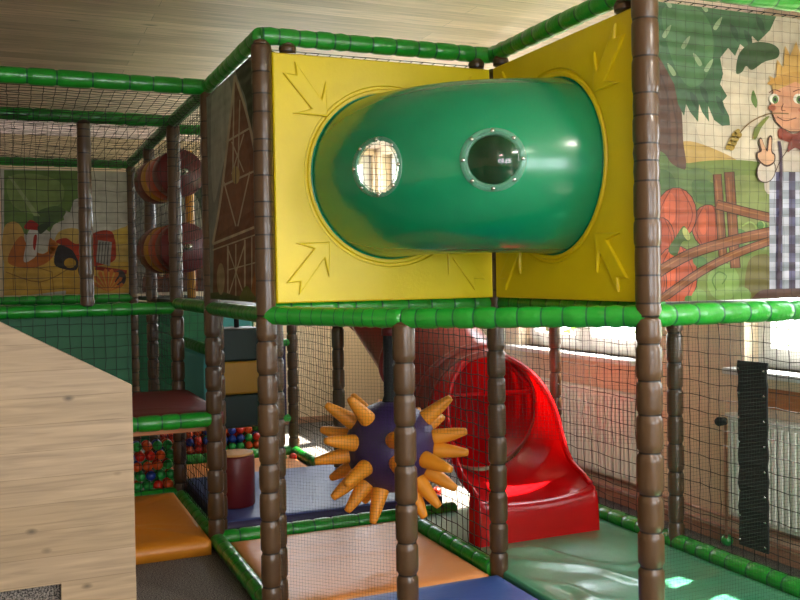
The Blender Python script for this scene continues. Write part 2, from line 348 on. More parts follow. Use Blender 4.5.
def banner(name, ax, val, corners, base, shapes, nrm, label):
    """corners: 3-D outline of the sheet; shapes: (colour, 2-D outline) printed on it in order"""
    V = []; F = []; C = []
    nrm = Vector(nrm)
    n = len(corners); V += [Vector(c) for c in corners]+[Vector(c)-nrm*.003 for c in corners]
    F.append(tuple(range(n))); C.append(base); F.append(tuple(range(2*n-1, n-1, -1))); C.append(base)
    for i in range(n): F.append((i, (i+1) % n, n+(i+1) % n, n+i)); C.append(base)
    lo = [min(c[k] for c in corners) for k in range(3)]; hi = [max(c[k] for c in corners) for k in range(3)]
    g0 = shapes[0][2]
    for col, pts, gid in shapes:
        off = gid-g0+1; P = []
        for x, y in pts:
            q = at(x, y, ax, val)
            for k in range(3):
                if hi[k]-lo[k] > .05: q[k] = min(max(q[k], lo[k]+.002), hi[k]-.002)
            P.append(q+nrm*(.00003*off+.0004))
        b = len(V); V += P; F.append(tuple(range(b, b+len(P)))); C.append(col)
    me = bpy.data.meshes.new(name); org = Vector(corners[0]); me.from_pydata([v-org for v in V], [], F)
    me.materials.append(M['print']); ca = me.color_attributes.new('Col', 'FLOAT_COLOR', 'CORNER')
    for p, c in zip(me.polygons, C):
        for li in p.loop_indices: ca.data[li].color = rgb(*c)
    # consistent triangulation for concave prints
    bm = bmesh.new(); bm.from_mesh(me); bmesh.ops.triangulate(bm, faces=[f for f in bm.faces if len(f.verts) > 4]); bm.to_mesh(me); bm.free()
    o = bpy.data.objects.new(name, me); COL.objects.link(o); o.location = org
    return tag(o, label, 'banner')
# --- pumpkin / boy banner (right)
S = []
GID = [0]
def ad(c, *polys):
    GID[0] += 1
    for p in polys: S.append((c, p, GID[0]))
ln = (66, 42, 30)
ad((196, 188, 166), [(655, 0), (960, 0), (960, 190), (655, 190)])
ad((214, 204, 178), smooth([(700, 60), (760, 80), (900, 70), (900, 150), (760, 160), (700, 140)]))
ad((186, 158, 96), smooth([(670, 150), (686, 141), (712, 148), (742, 164), (742, 180), (670, 180)]))
ad((112, 132, 66), smooth([(655, 176), (690, 163), (740, 160), (800, 166), (900, 160), (900, 320), (655, 320)]))
ad((128, 142, 82), smooth([(728, 182), (770, 176), (900, 182), (900, 250), (770, 250), (730, 240)]))
ad((92, 66, 52), smooth([(652, 50), (664, 64), (674, 84), (681, 108), (683, 140), (684, 172), (652, 176)]))
ad((74, 52, 42), *stroke([(660, 74), (668, 100), (670, 150)], 2), *stroke([(672, 100), (677, 130), (676, 160)], 1.6))
ad((62, 102, 68), [(650, -20), (778, -10), (776, 14), (770, 30), (758, 42), (752, 36), (747, 50), (740, 44), (735, 56), (728, 48), (720, 58), (723, 74), (720, 84), (727, 96), (722, 102), (729, 116), (730, 125), (722, 126), (714, 120), (708, 106), (709, 122), (702, 112), (699, 104), (698, 122), (690, 112), (686, 104), (684, 116), (678, 104), (674, 84), (662, 62), (650, 50)])
ad((78, 122, 78), smooth([(662, 10), (690, 6), (708, 20), (714, 50), (704, 80), (688, 86), (672, 60)]))
ad((46, 82, 58), *[smooth([(x, y), (x+7, y+6), (x+8, y+18), (x+2, y+10)]) for x, y in ((700, 86), (716, 96), (690, 92), (730, 24), (744, 30), (756, 16))])
ad((142, 168, 128), *[smooth([(x, y), (x+4*s, y-7), (x+9*s, y-11), (x+7*s, y-4), (x+3*s, y+2)]) for x, y, s in ((662, 36, 1), (681, 47, 1), (702, 64, -1), (713, 28, 1), (708, 10, -1), (672, 6, -1), (676, 74, -1), (704, 70, 1))])
ad((52, 84, 50), smooth([(736, 73), (738, 56), (746, 46), (758, 42), (772, 44), (779, 50), (777, 58), (764, 62), (752, 70), (746, 66), (742, 72)]))
ad((96, 128, 62), smooth([(753, 90), (757, 100), (756, 108), (751, 100)]))
ad((96, 122, 70), smooth([(640, 150), (662, 152), (672, 164), (686, 170), (698, 168), (712, 174), (706, 186), (694, 192), (690, 204), (640, 204)]))
ad((78, 108, 60), smooth([(640, 172), (666, 170), (676, 184), (670, 196), (640, 200)]), smooth([(692, 182), (706, 180), (720, 190), (716, 204), (696, 202)]))
def pump(cx, cy, rx, ry, c=(178, 92, 66)):
    ad(ln, ell(cx, cy, rx+.9, ry+.9)); ad(c, ell(cx, cy, rx, ry))
    ad(tuple(min(255, int(v*1.16)) for v in c), ell(cx-rx*.3, cy-ry*.2, rx*.3, ry*.62))
    for k in (-.55, 0, .55): ad((128, 58, 40), *stroke([(cx+k*rx*.5, cy-ry*.95), (cx+k*rx*1.5, cy), (cx+k*rx*.6, cy+ry*.95)], 1))
pump(708, 226, 16, 21, (164, 84, 58)); pump(676, 214, 20, 26); pump(661, 240, 13, 22, (170, 84, 60)); pump(676, 276, 21, 30, (182, 90, 62)); pump(656, 282, 10, 20)
ad((74, 96, 48), smooth([(668, 250), (676, 236), (684, 226), (690, 240), (682, 242), (676, 256)])); ad((160, 168, 96), ell(686, 234, 3, 7, -.4))
ad((82, 122, 62), *[ell(x, y, r, r*.7, .4) for x, y, r in ((700, 262, 8), (740, 234, 7), (752, 240, 6), (744, 250, 8), (762, 226, 6), (690, 300, 6), (760, 246, 5), (734, 214, 5))])
ad((150, 176, 100), *stroke([(742, 226), (750, 222), (756, 228), (752, 236)], 1.4), *stroke([(758, 218), (764, 224), (762, 232)], 1.2))
ad((104, 98, 46), smooth([(748, 262), (764, 254), (770, 262), (770, 300), (746, 300)]))
ad((126, 158, 84), ell(723, 282, 16, 19)); ad((90, 124, 58), *stroke([(716, 290), (712, 280), (718, 272), (726, 276), (722, 284)], 1.3)); ad((118, 150, 80), ell(699, 298, 8, 9), ell(742, 296, 9, 9))
for q, w in (((([(717, 176), (723, 262)])), 7), ([(729, 174), (735, 266)], 8.5)):
    ad((70, 42, 26), *stroke(q, w+2)); ad((124, 78, 48), *stroke(q, w)); ad((150, 100, 64), *stroke([(q[0][0]-1, q[0][1]+4), (q[1][0]-1, q[1][1]-2)], 1.5))
for q, w in (([(718, 205), (745, 212), (775, 219)], 8), ([(655, 274), (690, 254), (735, 240), (775, 231)], 9), ([(660, 300), (700, 272), (735, 254), (772, 240)], 7)):
    ad((70, 42, 26), *stroke(q, w+2)); ad((134, 84, 52), *stroke(q, w)); ad((158, 108, 70), *stroke([(a, b-1) for a, b in q], 1.3))
# boy
ad((196, 186, 170), smooth([(764, 176), (768, 150), (778, 140), (792, 136), (812, 134), (834, 142), (842, 176), (836, 196), (772, 196)]))
for i in range(10):
    for j in range(14):
        x, y = 769+i*6.4, 172+j*9
        ad([(196, 200, 214), (86, 84, 116), (150, 158, 168), (64, 52, 76)][(i+2*j) % 4], [(x, y), (x+6.6, y), (x+6.6, y+9.2), (x, y+9.2)])
ad((62, 42, 62), *stroke([(778, 142), (780, 170), (777, 292)], 3), *stroke([(806, 140), (806, 176)], 3))
ad((84, 54, 44), smooth([(757, 292), (775, 289), (812, 289), (832, 298), (832, 306), (756, 306)]))
_ad = ad
def ad(c, *polys): _ad(c, *[[(x-4, y) for x, y in p] for p in polys])
ad(ln, ell(797, 104, 24, 29)); ad((214, 158, 124), ell(797, 104, 23, 28))
ad((196, 160, 96), [(776, 92), (772, 76), (779, 80), (780, 60), (786, 68), (788, 46), (793, 56), (799, 42), (803, 54), (810, 44), (812, 60), (820, 54), (818, 70), (826, 74), (820, 92), (798, 82)])
ad((186, 146, 82), smooth([(770, 84), (782, 76), (800, 72), (820, 76), (832, 84), (820, 86), (800, 82), (782, 86)]))
for ex in (777, 801): ad((230, 230, 214), ell(ex, 99, 5, 5)); ad((96, 132, 72), ell(ex+1, 100, 3, 4)); ad((30, 30, 30), ell(ex+1, 100, 1.4, 2))
ad((110, 66, 50), *stroke([(772, 93), (777, 90), (783, 92)], 1), *stroke([(796, 92), (802, 90), (808, 93)], 1), *stroke([(786, 104), (784, 110), (788, 111)], .9), *stroke([(780, 117), (788, 121), (799, 118)], 1))
ad((190, 116, 90), ell(775, 108, 4, 3), ell(806, 110, 5, 3))
ad((136, 60, 42), smooth([(783, 128), (796, 134), (812, 128), (814, 138), (797, 143), (782, 138)])); ad((126, 50, 36), smooth([(794, 138), (800, 138), (806, 152), (798, 148), (790, 152)]))
def ad(c, *polys): _ad(c, *[[(x+3, y+3) for x, y in p] for p in polys])
for q in ([(797, 146), (797, 190)], [(784, 146), (776, 158), (770, 172)]): ad(ln, *stroke(q, .8))
ad(ln, ell(762, 168, 9.5, 12.5, .3)); ad((202, 192, 176), ell(762, 168, 8.7, 11.7, .3))
ad(ln, smooth([(754, 158), (752, 150), (756, 147), (754, 138), (757, 135), (762, 146), (764, 134), (768, 134), (768, 148), (771, 152), (770, 160), (762, 164)])); ad((214, 170, 134), smooth([(755, 157), (753.5, 151), (757.5, 148), (755.5, 138), (757.5, 137), (763, 149), (765, 136), (767, 136), (767, 149), (770, 153), (769, 159), (762, 162)]))
ad = _ad
ad((120, 92, 48), *stroke([(787, 114), (768, 114), (750, 122), (738, 134), (728, 150)], 1.2))
ad((178, 152, 72), *[ell(x, y, 2.2, 3.4, .7) for x, y in ((736, 132), (733, 135), (738, 136), (731, 139), (735, 140), (729, 143), (733, 144), (727, 147), (731, 148))])
ad((118, 130, 60), smooth([(752, 138), (754, 128), (764, 118), (768, 117), (760, 128), (755, 139)]))
banner('printed_banner', 'y', -B, [(.045, -B, 1.455), (1.62, -B, 1.455), (1.62, -B, 2.63), (.045, -B, 2.63)], (170, 170, 140), S, (0, -1, 0), 'printed banner of a boy, pumpkins, fence and tree at the right edge')
# --- barn banner (left of the yellow panels)
S = []
ad((160, 170, 160), [(205, 80), (262, 20), (262, 310), (205, 310)])
ad((196, 204, 192), smooth([(212, 96), (228, 78), (232, 120), (222, 170), (213, 200)]))
ad((62, 72, 52), smooth([(236, 66), (250, 50), (262, 40), (262, 190), (252, 140), (246, 100), (240, 84)]))
ad((134, 86, 62), [(235, 78), (246, 112), (257, 165), (258, 303), (213, 303), (214, 240)])
ad((150, 100, 74), [(235, 92), (250, 160), (252, 210), (218, 236)])
bc = (222, 212, 184)
for q, w in (([(235, 76), (222, 190), (213, 243)], 2.2), ([(235, 76), (248, 118), (259, 172)], 2.4), ([(226, 142), (250, 128)], 2), ([(222, 186), (257, 170)], 2), ([(213, 244), (258, 226)], 2.6), ([(213, 250), (258, 234)], 1.4), ([(234, 90), (233, 180)], 1.4), ([(240, 100), (238, 178)], 1.2), ([(224, 182), (236, 226)], 1.3), ([(250, 172), (238, 226)], 1.3), ([(228, 246), (228, 300)], 1.6), ([(245, 240), (245, 300)], 1.6), ([(228, 248), (245, 298)], 1.1), ([(245, 244), (228, 298)], 1.1), ([(236, 244), (236, 298)], 1.1), ([(252, 236), (252, 298)], 1.1), ([(228, 270), (258, 262)], 1.2), ([(218, 300), (258, 296)], 1.2), ([(232, 142), (244, 172)], 1.1), ([(244, 134), (232, 174)], 1.1)):
    ad(bc, *stroke(q, w))
ad((212, 192, 130), ell(236, 175, 4, 9)); ad((70, 46, 36), *stroke([(236, 166), (236, 184)], .8))
ad((86, 96, 44), smooth([(205, 296), (222, 292), (240, 296), (262, 288), (262, 312), (205, 312)]))
ad((190, 172, 130), ell(221, 279, 4, 16)); ad((176, 106, 54), smooth([(252, 300), (253, 280), (258, 268), (262, 280), (262, 302)])); ad((120, 132, 52), smooth([(240, 300), (246, 286), (252, 292), (256, 300)]))
banner('printed_banner', 'x', -A-.02, [(-A-.02, 1.17, 1.46), (-A-.02, .05, 1.46), (-A-.02, .05, 2.62), (-A-.02, 1.17, 2.62)], (90, 80, 66), S, (-1, 0, 0), 'printed banner of a timber framed barn between two brown posts')
# --- farm banner (upper left, at the back)
S = []
ad((196, 192, 176), [(0, 165), (140, 165), (140, 300), (0, 300)])
ad((104, 134, 62), [(4, 170), (86, 170), (84, 180), (78, 182), (88, 188), (84, 196), (74, 200), (70, 212), (62, 210), (64, 220), (54, 224), (50, 232), (40, 226), (30, 236), (14, 230), (4, 232)])
ad((132, 156, 84), smooth([(8, 178), (36, 174), (62, 184), (60, 204), (34, 214), (12, 204)])); ad((84, 112, 54), smooth([(34, 214), (54, 206), (66, 212), (52, 226), (38, 226)]))
ad((160, 176, 116), [(8, 176), (11, 176), (40, 216), (34, 216)])
ad((206, 166, 88), smooth([(4, 228), (16, 222), (24, 234), (22, 256), (4, 262)])); ad((202, 172, 96), smooth([(56, 236), (72, 228), (98, 234), (140, 226), (140, 262), (60, 262)]))
ad((208, 168, 76), [(4, 262), (28, 250), (72, 262), (70, 290), (30, 300), (4, 300)], [(66, 262), (140, 262), (140, 300), (66, 300)])
ad((150, 112, 44), *stroke([(6, 272), (40, 282), (70, 268)], 1), *stroke([(40, 282), (42, 298)], 1), *stroke([(20, 262), (52, 272)], .8), *stroke([(52, 272), (54, 296)], .8), *stroke([(28, 252), (14, 268), (14, 292)], .8))
ad((184, 108, 48), smooth([(8, 262), (14, 244), (22, 236), (28, 246), (42, 254), (56, 246), (52, 258), (40, 266), (24, 268)])); ad((206, 130, 60), *[smooth([(48, 252), (50+3*k, 238+2*k), (54+2*k, 244+2*k), (52, 256)]) for k in range(3)])
ad((214, 206, 190), smooth([(24, 262), (26, 244), (28, 232), (34, 226), (38, 232), (36, 246), (36, 256)])); ad((176, 44, 30), smooth([(24, 228), (30, 220), (38, 224), (42, 230), (34, 230)]), smooth([(34, 236), (37, 236), (35, 250), (33, 246)])); ad((60, 76, 40), smooth([(38, 226), (50, 222), (48, 228), (40, 234)]))
ad((44, 38, 32), smooth([(54, 262), (58, 246), (70, 246), (78, 258), (76, 270), (60, 268)])); ad((176, 62, 36), smooth([(56, 242), (66, 238), (78, 244), (96, 232), (112, 232), (116, 250), (112, 262), (84, 266), (72, 250)]))
ad((160, 156, 142), [(98, 240), (112, 242), (110, 266), (96, 262)]); ad((70, 66, 60), *[q for k in range(4) for q in stroke([(100+k*3, 242), (98+k*3, 264)], .8)])
ad((150, 54, 34), *stroke([(96, 268), (126, 272)], 4), *stroke([(98, 236), (114, 236)], 3)); ad((52, 40, 34), ell(86, 270, 8, 10), ell(120, 278, 6, 8)); ad((190, 150, 60), ell(70, 263, 6, 5))
ad((206, 120, 60), *[[(108, 292), (108+14*cos(a-.15), 284+14*sin(a-.15)), (108+16*cos(a), 284+16*sin(a)), (108+14*cos(a+.15), 284+14*sin(a+.15))] for a in [-3.1+.45*k for k in range(8)]]); ad((206, 176, 84), ell(122, 236, 8, 8))
banner('printed_banner', 'y', 4*B-.02, [(-2.34, 4*B-.02, 1.45), (-1.24, 4*B-.02, 1.45), (-1.24, 4*B-.02, 2.6), (-2.34, 4*B-.02, 2.6)], (180, 180, 150), S, (0, -1, 0), 'printed banner of a turkey on hay bales beside a red tractor')
# --- dim orchard banner behind the rollers
S = []
ad((150, 146, 130), [(130, 170), (270, 170), (270, 300), (130, 300)]); ad((52, 66, 40), smooth([(158, 168), (230, 168), (230, 200), (206, 230), (196, 196), (170, 190)]))
ad((110, 66, 44), smooth([(150, 262), (180, 250), (210, 240), (250, 250), (250, 302), (150, 302)])); ad((150, 78, 50), *stroke([(190, 200), (196, 298)], 5), *stroke([(150, 280), (220, 262)], 4)); ad((208, 186, 150), ell(162, 268, 4, 9), ell(158, 240, 5, 6))
banner('printed_banner', 'y', 4*B-.02, [(-1.16, 4*B-.02, 1.45), (-.04, 4*B-.02, 1.45), (-.04, 4*B-.02, 2.6), (-1.16, 4*B-.02, 2.6)], (110, 90, 70), S, (0, -1, 0), 'dim printed banner of brown earth and trees behind the striped rollers')
# ---------------------------------------------------------------- yellow panels with embossed arrows
HC = .53; ZC = 2.058; RH = .405
def panel(org, u, n, label):
    """org: outer-bottom corner seen from the front, u: horizontal, n: outward normal"""
    u, n = Vector(u), Vector(n); W, Hh = 1.135, 1.158; org = Vector(org)
    t = thing('yellow_panel', org, label, 'panel', 'yellow plastic panels at the tunnel mouth')
    P = lambda a, b, c=0: org+u*a+Vector((0, 0, b))+n*c
    cx = -.572-(org.x if u.x > .5 else org.y)
    cz = ZC-org.z; K = 64; mb = MB(); loops = []
    def sq(k, ins=0):
        a = 2*pi*k/K; dx, dz = cos(a), sin(a); s = 1e9
        if dx > 1e-6: s = min(s, (W-ins-cx)/dx)
        if dx < -1e-6: s = min(s, (ins-cx)/dx)
        if dz > 1e-6: s = min(s, (Hh-ins-cz)/dz)
        if dz < -1e-6: s = min(s, (ins-cz)/dz)
        return cx+dx*s, cz+dz*s
    # exact corners: snap the nearest ray to each corner
    def outer(ins):
        pts = [sq(k, ins) for k in range(K)]
        for c in ((ins, ins), (W-ins, ins), (W-ins, Hh-ins), (ins, Hh-ins)):
            i = min(range(K), key=lambda k: (pts[k][0]-c[0])**2+(pts[k][1]-c[1])**2); pts[i] = c
        return pts
    cir = lambda r: [(cx+r*cos(2*pi*k/K), cz+r*sin(2*pi*k/K)) for k in range(K)]
    prof = [(outer(0), -.03), (outer(0), .012), (outer(.006), .018), (outer(.02), .018), (cir(.440), .018), (cir(.435), .009), (cir(.424), .009), (cir(.418), .018), (cir(RH), .018), (cir(RH-.005), .01), (cir(RH-.005), -.03)]
    for pts, c in prof: mb.v += [P(a, b, c) for a, b in pts]
    for i in range(len(prof)-1):
        for k in range(K): mb.f.append((i*K+k, i*K+(k+1) % K, (i+1)*K+(k+1) % K, (i+1)*K+k)); mb.m.append(0)
    o = mb.build('panel_board', 'yellow', t, False); me = o.data
    bm = bmesh.new(); bm.from_mesh(me); bmesh.ops.recalc_face_normals(bm, faces=bm.faces); bm.to_mesh(me); bm.free()
    arrow = [(.262, .285), (.255, .115), (.232, .205), (.105, .035), (.112, .098), (.045, .092), (.182, .252), (.09, .278)]
    for fx in (0, 1):
        for fz in (0, 1):
            a = MB(); pts = [((W-x if fx else x), (Hh-z if fz else z)) for x, z in arrow]
            a.v += [P(x, z, .014) for x, z in pts]+[P(x, z, .030) for x, z in pts]
            for i in range(8): j = (i+1) % 8; a.f.append((i, j, 8+j, 8+i)); a.m.append(0)
            a.f.append(tuple(range(8, 16))); a.m.append(0)
            o = a.build('arrow_relief', 'yellow', t, False); bm = bmesh.new(); bm.from_mesh(o.data); bmesh.ops.triangulate(bm, faces=[f for f in bm.faces if len(f.verts) > 4]); bmesh.ops.recalc_face_normals(bm, faces=bm.faces)
            bm.to_mesh(o.data); bm.free(); b_ = o.modifiers.new('b', 'BEVEL'); b_.width = .006; b_.segments = 2; b_.angle_limit = .6
    return t
panel((-1.153, 0, 1.457), (1, 0, 0), (0, -1, 0), 'yellow moulded panel facing the viewer, left of the inner corner')
panel((0, -1.182, 1.457), (0, 1, 0), (-1, 0, 0), 'yellow moulded panel seen at an angle, right of the inner corner')
post(-A+.125, .0, 2.618, 2.65, 'brown post cap peeking over the top left of the left yellow panel', r=.04)
post(-.085, 0, 2.618, 2.65, 'brown post cap left of the gap between the yellow panels', r=.04)
post(0, -.1, 2.618, 2.65, 'brown post cap right of the gap between the yellow panels', r=.04)
post(0, -1.10, 2.618, 2.65, 'brown post cap over the outer top of the right yellow panel', r=.04)
# ---------------------------------------------------------------- green elbow tunnel
RM = .572; Rm = .386
def tor(a, b, r=Rm):
    """a: angle along the bend from the left panel (0) to the right one (1); b: angle round the tube, 0 = outward, pi/2 = up"""
    e = .035
    if a < e or a > 1-e: pass
    th = pi+a*pi/2; bul = 1
    d = Vector((cos(th), sin(th), 0)); c = d*RM; e_ = abs(2*min(max(a, 0), 1)-1); r = r+.010*e_**3
    return Vector((0, 0, ZC)) + c + d*r*cos(b)*bul + Vector((0, 0, 1))*r*sin(b)
def wloc(px, py):
    best = None; ang = []
    for i in range(2, 99):
        for j in range(-45, 46):
            q = tor(i/100, j*pi/90)-EYE; d = ray(px, py)
            e = (q.normalized()-d.normalized()).length + 0*q.length
            if best is None or e < best[0]: best = (e, i/100, j*pi/90)
    return best[1], best[2]
tun = thing('tunnel_elbow', (-.4, -.4, ZC-Rm), 'big green plastic tunnel bend joining the two yellow panels', 'tunnel')
wins = [(wloc(376, 166), .118), (wloc(493, 159), .118)]
def hitw(p, k=1.):
    for (ab, r) in wins:
        if (p-tor(*ab)).length < r*k: return True
    return False
mb = MB(); NA, NB = 260, 360
V = [[tor(-.02+1.04*i/NA, 2*pi*j/NB) for j in range(NB)] for i in range(NA+1)]
mb.v = [v for row in V for v in row]
for i in range(NA):
    for j in range(NB):
        j2 = (j+1) % NB; c = (V[i][j]+V[i+1][j2])/2
        if hitw(c): continue
        mb.f.append((i*NB+j, i*NB+j2, (i+1)*NB+j2, (i+1)*NB+j)); mb.m.append(0)
o = mb.build('tunnel_shell', 'tube', tun); s = o.modifiers.new('s', 'SOLIDIFY'); s.thickness = .012; s.offset = -1
bm = bmesh.new(); bm.from_mesh(o.data); bmesh.ops.recalc_face_normals(bm, faces=bm.faces)
fc = max(bm.faces, key=lambda f: f.calc_center_median().length_squared if False else (f.calc_center_median()).x*-1)
bm.to_mesh(o.data); bm.free()
for a0 in (-.01, 1.01):
    mb = MB(); K = 64
    for rr, aa in ((Rm+.0, a0), (Rm+.012, a0), (Rm+.012, a0+(.022 if a0 < .5 else -.022)), (Rm+.0, a0+(.022 if a0 < .5 else -.022))): mb.v += [tor(aa, 2*pi*k/K, rr) for k in range(K)]
    for i in range(4):
        for k in range(K): mb.f.append((i*K+k, i*K+(k+1) % K, ((i+1) % 4)*K+(k+1) % K, ((i+1) % 4)*K+k)); mb.m.append(0)
    mb.build('tunnel_collar', 'tube', tun)
mb = MB(); mb.tube([(-.0, -RM, ZC), (.5, -RM, ZC)], Rm+.012, 48, cap=False); mb.build('inner_sleeve', 'tube', tun)
for (ab, r), rin in zip(wins, (.106, .106)):
    c = tor(*ab); th = pi+ab[0]*pi/2; d = Vector((cos(th), sin(th), 0)); nn = (d*cos(ab[1])+Vector((0, 0, 1))*sin(ab[1])).normalized()
    ux = Vector((-d.y, d.x, 0)); uy = nn.cross(ux).normalized()
    def surf(rad, an, lift):
        p = c+ux*rad*cos(an)+uy*rad*sin(an)
        # push back to the tube surface
        q = p-Vector((0, 0, ZC)); h = Vector((q.x, q.y, 0)); cc = h.normalized()*RM; w = (q-cc).normalized(); an_ = (math.atan2(h.y, h.x) % (2*pi)-pi)/(pi/2); e_ = abs(2*min(max(an_, 0), 1)-1)
        return Vector((0, 0, ZC))+cc+w*(Rm+.010*e_**3+lift)
    K = 48; mb = MB()
    ro = r*1.17
    prof = [(rin, -.012), (rin, .003), (rin*1.06, .0055), (ro*.97, .0055), (ro, .003), (ro, .0002)]
    for rr, l in prof: mb.v += [surf(rr, 2*pi*k/K, l) for k in range(K)]
    for i in range(len(prof)-1):
        for k in range(K): mb.f.append((i*K+k, i*K+(k+1) % K, (i+1)*K+(k+1) % K, (i+1)*K+k)); mb.m.append(0)
    ring = mb.build('window_flange', 'clear', tun); ring['label'] = 'clear plastic flange'
    for k in range(8):
        an = 2*pi*(k+.0)/8; p = surf((rin+ro)/2, an, .006); q = (p-surf((rin+ro)/2, an, 0)).normalized()
        b = MB(); b.tube([p-q*.002, p+q*.004, p+q*.007], [.0085, .0085, .004], 10); b.build('bolt', 'steel', ring)
    mb = MB(); rs = 6
    for i in range(rs+1):
        rr = rin*1.0*i/rs; mb.v += [surf(rr, 2*pi*k/K, .004+.022*(1-(i/rs)**2)) for k in range(K)]
    for i in range(rs):
        for k in range(K): mb.f.append((i*K+k, i*K+(k+1) % K, (i+1)*K+(k+1) % K, (i+1)*K+k)); mb.m.append(0)
    dm = mb.build('window_dome', 'dome', tun); dm['label'] = 'transparent dome'
# ---------------------------------------------------------------- spiked ball
C0 = at(391, 446, 'y', .5); RB = .25; RT = .43
sb = thing('spiked_ball', C0, 'purple hanging ball covered in amber foam spikes', 'hanging ball')
mb = MB(); pts = []; n = 24
mb.tube([C0+Vector((0, 0, -RB*cos(pi*i/n))) for i in range(n+1)], [max(.002, RB*sin(pi*i/n)) for i in range(n+1)], 40)
mb.build('ball_body', 'purple', sb)
fwd = (C0-EYE).normalized(); rt = fwd.cross(Vector((0, 0, 1))).normalized(); upv = rt.cross(fwd); dep = (C0-EYE).length
tips = [(325, 403, 1), (320, 428, -1), (329, 440, 1), (313, 460, 1), (329, 477, -1), (334, 494, 1), (345, 511, 1), (372, 520, 1), (363, 502, -1), (360, 471, 1), (362, 412, 1), (352, 393, -1), (452, 399, 1), (466, 433, 1), (468, 454, 1), (447, 469, 1), (456, 490, 1), (436, 504, 1), (424, 518, 1), (396, 437, 1), (401, 474, 1), (446, 417, -1)]
for x, y, sg in tips:
    dx, dy = (x-391)*dep/CF, -(y-446)*dep/CF; q = sqrt(dx*dx+dy*dy); T = RT
    if q > T*.97: dx *= T*.97/q; dy *= T*.97/q; q = T*.97
    dz = sqrt(T*T-q*q); d = (rt*dx+upv*dy-fwd*dz*sg).normalized()
    if x in (360, 362): d = (rt*dx+upv*dy-fwd*dz*.6).normalized()
    a = MB(); L = T-RB+.03
    a.tube([C0+d*(RB-.03+L*t) for t in (0, .2, .7, .93, .985, 1)], [.047, .045, .031, .021, .017, .006], 16)
    a.build('foam_spike', 'spike', sb)
for k in range(6):
    a_ = 2*pi*k/7; d = (fwd*.75+rt*.6*cos(a_)+upv*.6*sin(a_)).normalized(); a = MB(); a.tube([C0+d*(RB-.03+(RT-RB+.03)*t) for t in (0, .2, .7, .93, .985, 1)], [.047, .045, .031, .021, .017, .006], 16); a.build('foam_spike', 'spike', sb)
mb = MB(); p = C0
mb.tube([p+Vector((0, 0, RB-.02)), p+Vector((0, 0, RB+.03)), (p.x, p.y, 1.26)], [.05, .034, .034], 14); mb.build('hanging_strap', 'black', sb)
mb = MB(); mb.tube([(p.x, p.y, 1.25), (p.x, p.y, 1.30)], .042, 14); mb.build('strap_collar', 'maroon', sb)
mb = MB(); mb.tube([(p.x, p.y, 1.30), (p.x, p.y, 1.37)], .012, 8); mb.build('hook', 'steel', sb)
# ---------------------------------------------------------------- slide
sl = thing('tube_slide', (.5, .8, .05), 'red tube slide with a flared red exit on the green mat', 'slide')
path = [(.30, 2.75, 1.74), (.34, 2.5, 1.58), (.39, 2.15, 1.32), (.43, 1.8, 1.08), (.46, 1.48, .87), (.49, 1.22, .73), (.49, 1.04, .69)]
pp = []
for i in range(len(path)-1):
    a, b, c, d = [Vector(path[min(max(i+j, 0), len(path)-1)]) for j in (-1, 0, 1, 2)]
    for s_ in range(5): t = s_/5; pp.append(.5*((2*b)+(c-a)*t+(2*a-5*b+4*c-d)*t*t+(3*b-a-3*c+d)*t**3))
pp.append(Vector(path[-1]))
mb = MB(); mb.tube(pp, [.37]*(len(pp)), 48, cap=False); o = mb.build('slide_tube', ['shaded_red', 'red'], sl); s = o.modifiers.new('s', 'SOLIDIFY'); s.thickness = .012; s.offset = 0; s.material_offset = 1; o['label'] = 'red tube above the exit, coloured as in shade'
for k in (8, 16, 23, 29):
    d = (pp[min(k+1, len(pp)-1)]-pp[k-1]).normalized(); mb = MB(); mb.tube([pp[k]-d*.016, pp[k]-d*.014, pp[k]+d*.014, pp[k]+d*.016], [.37, .395, .395, .37], 48, cap=False); mb.build('joint_flange', 'shaded_red', sl)
# exit: loft of open sections
NT, NS = 48, 56
RIM = [(1.06, 1.062), (1.0, 1.04), (.93, .93), (.86, .79), (.79, .65), (.73, .52), (.67, .43), (.6, .39), (.53, .365), (.48, .34), (.44, .31)]
def rimz(y):
    for (a, za_), (b, zb_) in zip(RIM, RIM[1:]):
        if b <= y <= a: return za_+(zb_-za_)*(a-y)/(a-b)
    return RIM[-1][1]
def ex(t, s):
    y = 1.06-.62*t; sm = lambda a, b: (lambda q: q*q*(3-2*q))(min(1, max(0, (t-a)/(b-a))))
    zb = .315-.06*sm(0, .7); Rz = (rimz(y)+rimz(y+.03)+rimz(y-.03))/3; w = .38
    if Rz > zb+.375: rz = .375; thm = math.acos(max(-.999, -(Rz-zb-rz)/rz))
    else: rz = Rz-zb; thm = pi/2
    th = thm*(2*s-1)
    return Vector((.495+w*sin(th), y, zb+rz-rz*cos(th)))
mb = MB()
for i in range(NT+1):
    for j in range(NS+1): mb.v.append(ex(i/NT, j/NS))
W1 = NS+1
for i in range(NT):
    for j in range(NS): mb.f.append((i*W1+j, i*W1+j+1, (i+1)*W1+j+1, (i+1)*W1+j)); mb.m.append(0)
o = mb.build('slide_exit', 'red', sl); s = o.modifiers.new('s', 'SOLIDIFY'); s.thickness = .022; s.offset = 1; o['label'] = 'bright red open exit'
# rolled rim
rim = [ex(i/NT, 0) for i in range(NT+1)]; rim2 = [ex(i/NT, 1) for i in range(NT+1)]
mb = MB(); mb.tube(list(reversed(rim))+rim2[1:], .017, 10); mb.build('rim', 'red', sl)
